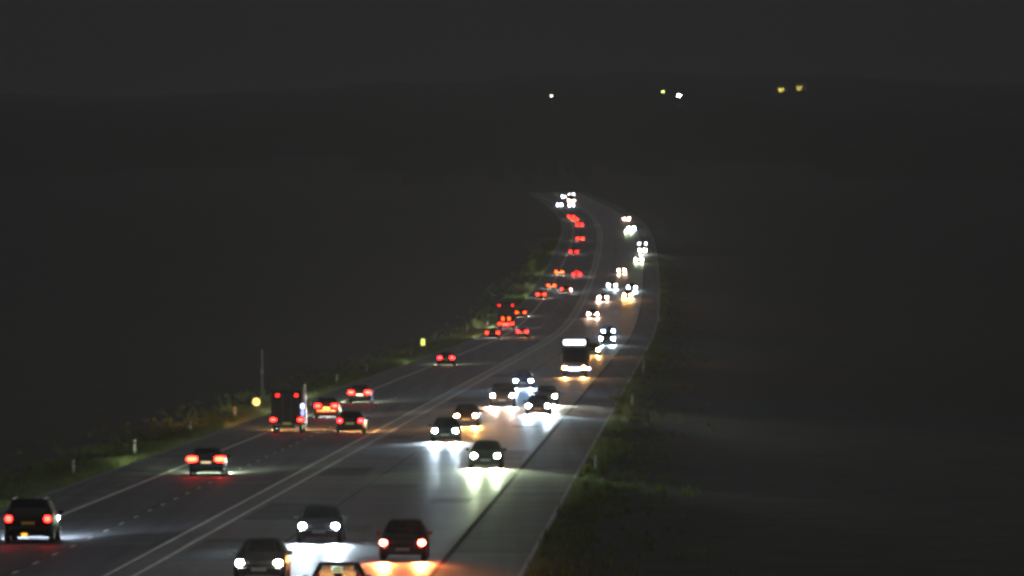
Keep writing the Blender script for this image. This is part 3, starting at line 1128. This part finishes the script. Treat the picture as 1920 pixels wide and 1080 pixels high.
for s in (-1, 1):
    link('screen_pillar', bar_mesh('screen_pillar', (s * 0.80, 0.82, 0.93), (s * 0.575, 0.03, 1.375), 0.045, paint('black')), R3)
    link('rear_pillar', bar_mesh('rear_pillar', (s * 0.575, -0.95, 1.39), (s * 0.78, -1.60, 0.97), 0.06, paint('black')), R3)
    link('roof_side_rail', bar_mesh('roof_side_rail', (s * 0.58, 0.03, 1.375), (s * 0.58, -0.95, 1.395), 0.045, paint('black')), R3)
link('roof_front_rail', bar_mesh('roof_front_rail', (-0.56, 0.02, 1.385), (0.56, 0.02, 1.385), 0.045, paint('black')), R3)
seatm = mat('tan_seat', (0.60, 0.26, 0.09), 0.8, var=0.2, scale=10)
for s in (-1, 1):
    put('seat', simple_box('seat', 0.46, 0.16, 0.62, seatm, 0.06), R3, (s * 0.36, -0.35, 0.86), (R(-12), 0, 0))
    put('headrest', simple_box('headrest', 0.26, 0.10, 0.18, seatm, 0.04), R3, (s * 0.36, -0.42, 1.25))
card = lamp_mat('glowing_card', (0.80, 0.84, 0.42), 0.55, (0.7, 0.7, 0.4))  # card brightness comes from added emission, as its front gets little light
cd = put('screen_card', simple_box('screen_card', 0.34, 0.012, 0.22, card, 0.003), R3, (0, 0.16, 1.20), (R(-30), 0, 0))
put('dark_print', simple_box('print_bar', 0.15, 0.004, 0.03, M_TRIM, 0.001), cd, (0, 0.011, 0.045))
put('dark_print', simple_box('print_bar_long', 0.22, 0.004, 0.035, M_TRIM, 0.001), cd, (0, 0.011, -0.05))

oncoming('saloon', 488, 1056, 'grey', 'car with brilliant white headlights at the bottom edge, leftmost oncoming', half=0.665, head='white', power=1.5)
oncoming('saloon', 600, 987, 'silver', 'car with bluish white headlights, second oncoming from the bottom left', half=0.645, head='cool', power=1.4)
oncoming('hatchback', 757, 1018, 'black', 'oncoming car with red orange headlights near the bottom edge', half=0.71, head='redwarm', power=1.0)
oncoming('saloon', 912, 855, 'grey', 'white lit oncoming car, nearest one in the outer lane by the shoulder', half=0.62, head='green', power=2.0)
oncoming('hatchback', 836, 808, 'black', 'bluish white lit oncoming car left of the nearest outer lane car', half=0.62, head='cool', power=1.9)
oncoming('estate', 875, 780, 'brown', 'oncoming car with warm orange headlights behind the bluish white one', half=0.61, head='warm', power=1.7)
oncoming('suv', 943, 742, 'white', 'pinkish white lit oncoming car just left of the brightest glare', half=0.72, head='pink', power=2.0)
oncoming('saloon', 1010, 761, 'silver', 'front car of the overlapping pair in the brightest glare', half=0.68, head='cool', power=2.6)
oncoming('saloon', 1025, 743, 'white', 'rear car of the overlapping pair in the brightest glare', half=0.67, head='white', power=2.4)
oncoming('saloon', 982, 714, 'blue', 'oncoming car with the strongest blue headlights above the brightest glare', half=0.66, head='blue', power=2.4)
x, y = spot_for(690, 1079, 0.88)
R11 = make_lorry(x, y + 4.6, True, 'grey', name='lorry', length=9.2, boxh=3.6, boxw=2.45, head='warm', headboard=True, light_bar=True, power=0.6)
tag(R11, 'oncoming lorry with glowing white board above its cab', 'lorry', GO)
oncoming('hatchback', 1112, 656, 'black', 'oncoming car with one warm headlight peeking out from behind the lorry', half=0.64, head='warm', power=1.8)
oncoming('suv', 1139, 635, 'grey', 'cool white lit oncoming car, lower of the two stacked beyond the lorry', half=0.78, head='cool', power=1.0)
oncoming('saloon', 1141, 621, 'silver', 'cool white lit oncoming car, upper of the two stacked beyond the lorry', half=0.70, head='blue', power=1.0)
oncoming('saloon', 1112, 589, 'black', 'warm pinkish lit oncoming car alone in the lane nearest the central reserve', half=0.68, head='pink', power=0.9)
oncoming('saloon', 1131, 558, 'grey', 'warm lit oncoming car, leftmost of the four in a cluster', half=0.74, head='pink', power=0.9)
oncoming('saloon', 1177, 553, 'grey', 'orange glowing oncoming car, lower right of the four in a cluster', half=0.66, head='warm', power=1.8)
oncoming('saloon', 1148, 535, 'silver', 'cool white lit oncoming car, upper left of the four in a cluster', half=0.70, head='cool', power=1.0)
oncoming('saloon', 1185, 539, 'silver', 'cool white lit oncoming car, upper right of the four in a cluster', half=0.70, head='cool', power=1.0)
oncoming('hatchback', 1166, 507, 'grey', 'pink lit oncoming car alone just above the cluster of four', half=0.62, head='pink', power=0.7)
oncoming('saloon', 1198, 487, 'grey', 'yellowish white lit oncoming car, lower of the pair at the right of the bend', half=0.68, head='green', power=0.8)
x, y = spot_for(469, 1205, 0.88)
RV = make_lorry(x, y + 3.2, True, 'white', name='van', length=6.2, boxh=2.7, boxw=2.0, head='white', power=0.8, box_base=0.6, roof_lamps=True)
tag(RV, 'oncoming van, upper of the pair at the right of the bend', 'van', GO)
oncoming('saloon', 1179, 434, 'grey', 'lower car of the white overlapping pair high on the right carriageway', half=0.70, head='green', power=0.9)
oncoming('people_carrier', 1184, 427, 'silver', 'upper car of the white overlapping pair high on the right carriageway', half=0.74, head='cool', power=0.9)
oncoming('saloon', 1175, 410, 'grey', 'warm white lit oncoming car, topmost of the right hand column', half=0.74, head='pink', power=0.8)
oncoming('saloon', 1071, 385, 'grey', 'bluish lit car at the bottom right of the farthest white cluster', half=0.78, head='cool', power=0.8)
x, y = spot_for(376, 1071, 0.88)
RL = make_lorry(x, y + 4, True, 'white', name='lorry', length=8.0, boxh=3.4, boxw=2.45, head='pink', power=0.8, roof_lamps=True)
tag(RL, 'tallest vehicle in the middle of the farthest white cluster', 'lorry', GO)
oncoming('people_carrier', 1049, 384, 'grey', 'dimmer lit vehicle at the left of the farthest white cluster', half=0.72, head='cool', power=0.35)
oncoming('saloon', 1056, 368, 'grey', 'small bluish lit vehicle at the top left of the farthest white cluster', half=0.40, head='cool', power=0.3)

# ------------------------------------------------------------------ lights on the far hillside
M_POLE = M_STEEL


def hill_lamp(px, row, col, strength, label, r=0.5, hgt=8.0):
    x, y = land_hit(px, row)
    root = empty('floodlight_mast', (x, y, land_z(x, y) - 0.3))
    bm = bmesh.new(); cyl_bm(bm, 0.16, 0.10, hgt, (0, 0, hgt / 2), seg=10)
    link('mast', bm_mesh('mast', bm, M_POLE), root)
    bm = bmesh.new(); box_bm(bm, 2 * r + 0.3, 0.5, 2 * r * 0.7 + 0.2, (0, 0.1, hgt), 0.06)
    link('lamp_housing', bm_mesh('housing', bm, M_TRIM), root)
    lm = lamp_mat('hill_lamp_%d' % px, col, strength, (0.8, 0.8, 0.8))
    put('lamp_lens', lens_mesh(2 * r, 2 * r * 0.7, 0.3, lm), root, (0, -0.18, hgt))
    tag(root, label, 'floodlight', 'lights on the far hillside')


hill_lamp(1034, 199, (1.0, 0.93, 0.66), 12.0, 'small pale yellow lamp on the dark hill, leftmost of the far lights', 0.7)
hill_lamp(1243, 190, (0.85, 0.90, 0.25), 9.0, 'small dim green yellow lamp left of the brightest hill light', 0.8)
hill_lamp(1273, 198, (0.62, 0.74, 1.0), 120.0, 'brightest bluish white lamp on the dark hill', 1.0)

M_HWALL = mat('farmhouse_render', (0.45, 0.42, 0.30), 0.85, var=0.2, scale=0.6)
M_HROOF = mat('farmhouse_slate', (0.07, 0.07, 0.075), 0.8, var=0.25, scale=1.5)


def farmhouse(px, row, strength, label, tilt):
    x, y = land_hit(px, row)
    root = empty('farmhouse', (x, y, land_z(x, y) - 0.6), (0, 0, tilt))
    w, dp, h = 9.0, 6.5, 4.8
    bm = bmesh.new(); box_bm(bm, w, dp, h, (0, 0, h / 2))
    link('wall', bm_mesh('house_wall', bm, M_HWALL), root)
    bm = bmesh.new()
    a = [bm.verts.new(p) for p in ((-w / 2 - .4, -dp / 2 - .4, h), (w / 2 + .4, -dp / 2 - .4, h), (w / 2 + .4, dp / 2 + .4, h), (-w / 2 - .4, dp / 2 + .4, h), (-w / 2 - .4, 0, h + 2.6), (w / 2 + .4, 0, h + 2.6))]
    for f in ((0, 1, 5, 4), (2, 3, 4, 5), (0, 4, 3), (1, 2, 5), (3, 2, 1, 0)):
        bm.faces.new([a[i] for i in f])
    roof = link('roof', bm_mesh('house_roof', bm, M_HROOF), root)
    put('chimney', simple_box('chimney', 0.8, 0.8, 1.6, M_HWALL, 0.03), roof, (w / 2 - 1, 0, h + 2.6))
    wm = lamp_mat('lit_window_%d' % px, (0.95, 0.78, 0.12), strength, (0.3, 0.3, 0.2))
    for (wx, wz, ww, wh) in ((-2.6, 3.3, 1.8, 1.6), (0.2, 3.3, 1.8, 1.6), (-1.6, 1.2, 3.2, 1.5)):
        wo_ = put('window', simple_box('window_%.1f' % ww, ww, 0.05, wh, wm, 0.01), root, (wx, -dp / 2 - 0.03, wz))
        put('frame', simple_box('window_frame_%.1f' % ww, 0.09, 0.05, wh, M_TRIM, 0.01), wo_, (0, -0.05, 0))
    put('door', simple_box('house_door', 1.0, 0.06, 2.1, M_TRIM, 0.01), root, (3.0, -dp / 2 - 0.03, 1.05))
    tag(root, label, 'house', 'lights on the far hillside')


farmhouse(1466, 173, 2.6, 'far house with yellow lit windows, left of the two on the right hillside', 0.1)
farmhouse(1502, 169, 1.4, 'far house with dimmer yellow windows, rightmost light on the hillside', -0.15)

# ------------------------------------------------------------------ air: thin even haze
bm = bmesh.new()
box_bm(bm, 16000, 14600, 262, (0, 6950, 122))
hz_me = bpy.data.meshes.new('haze')
bm.to_mesh(hz_me)
bm.free()
hm = bpy.data.materials.new('haze_air')
hm.use_nodes = True
nt = hm.node_tree
nt.nodes.clear()
ho = nt.nodes.new('ShaderNodeOutputMaterial')
pv = nt.nodes.new('ShaderNodeVolumePrincipled')
pv.inputs['Color'].default_value = (0.78, 0.78, 0.78, 1)
pv.inputs['Density'].default_value = HAZE_DENSITY
pv.inputs['Anisotropy'].default_value = 0.65
nt.links.new(pv.outputs[0], ho.inputs['Volume'])
hz_me.materials.append(hm)
haze = link('haze', hz_me, None, 'stuff')
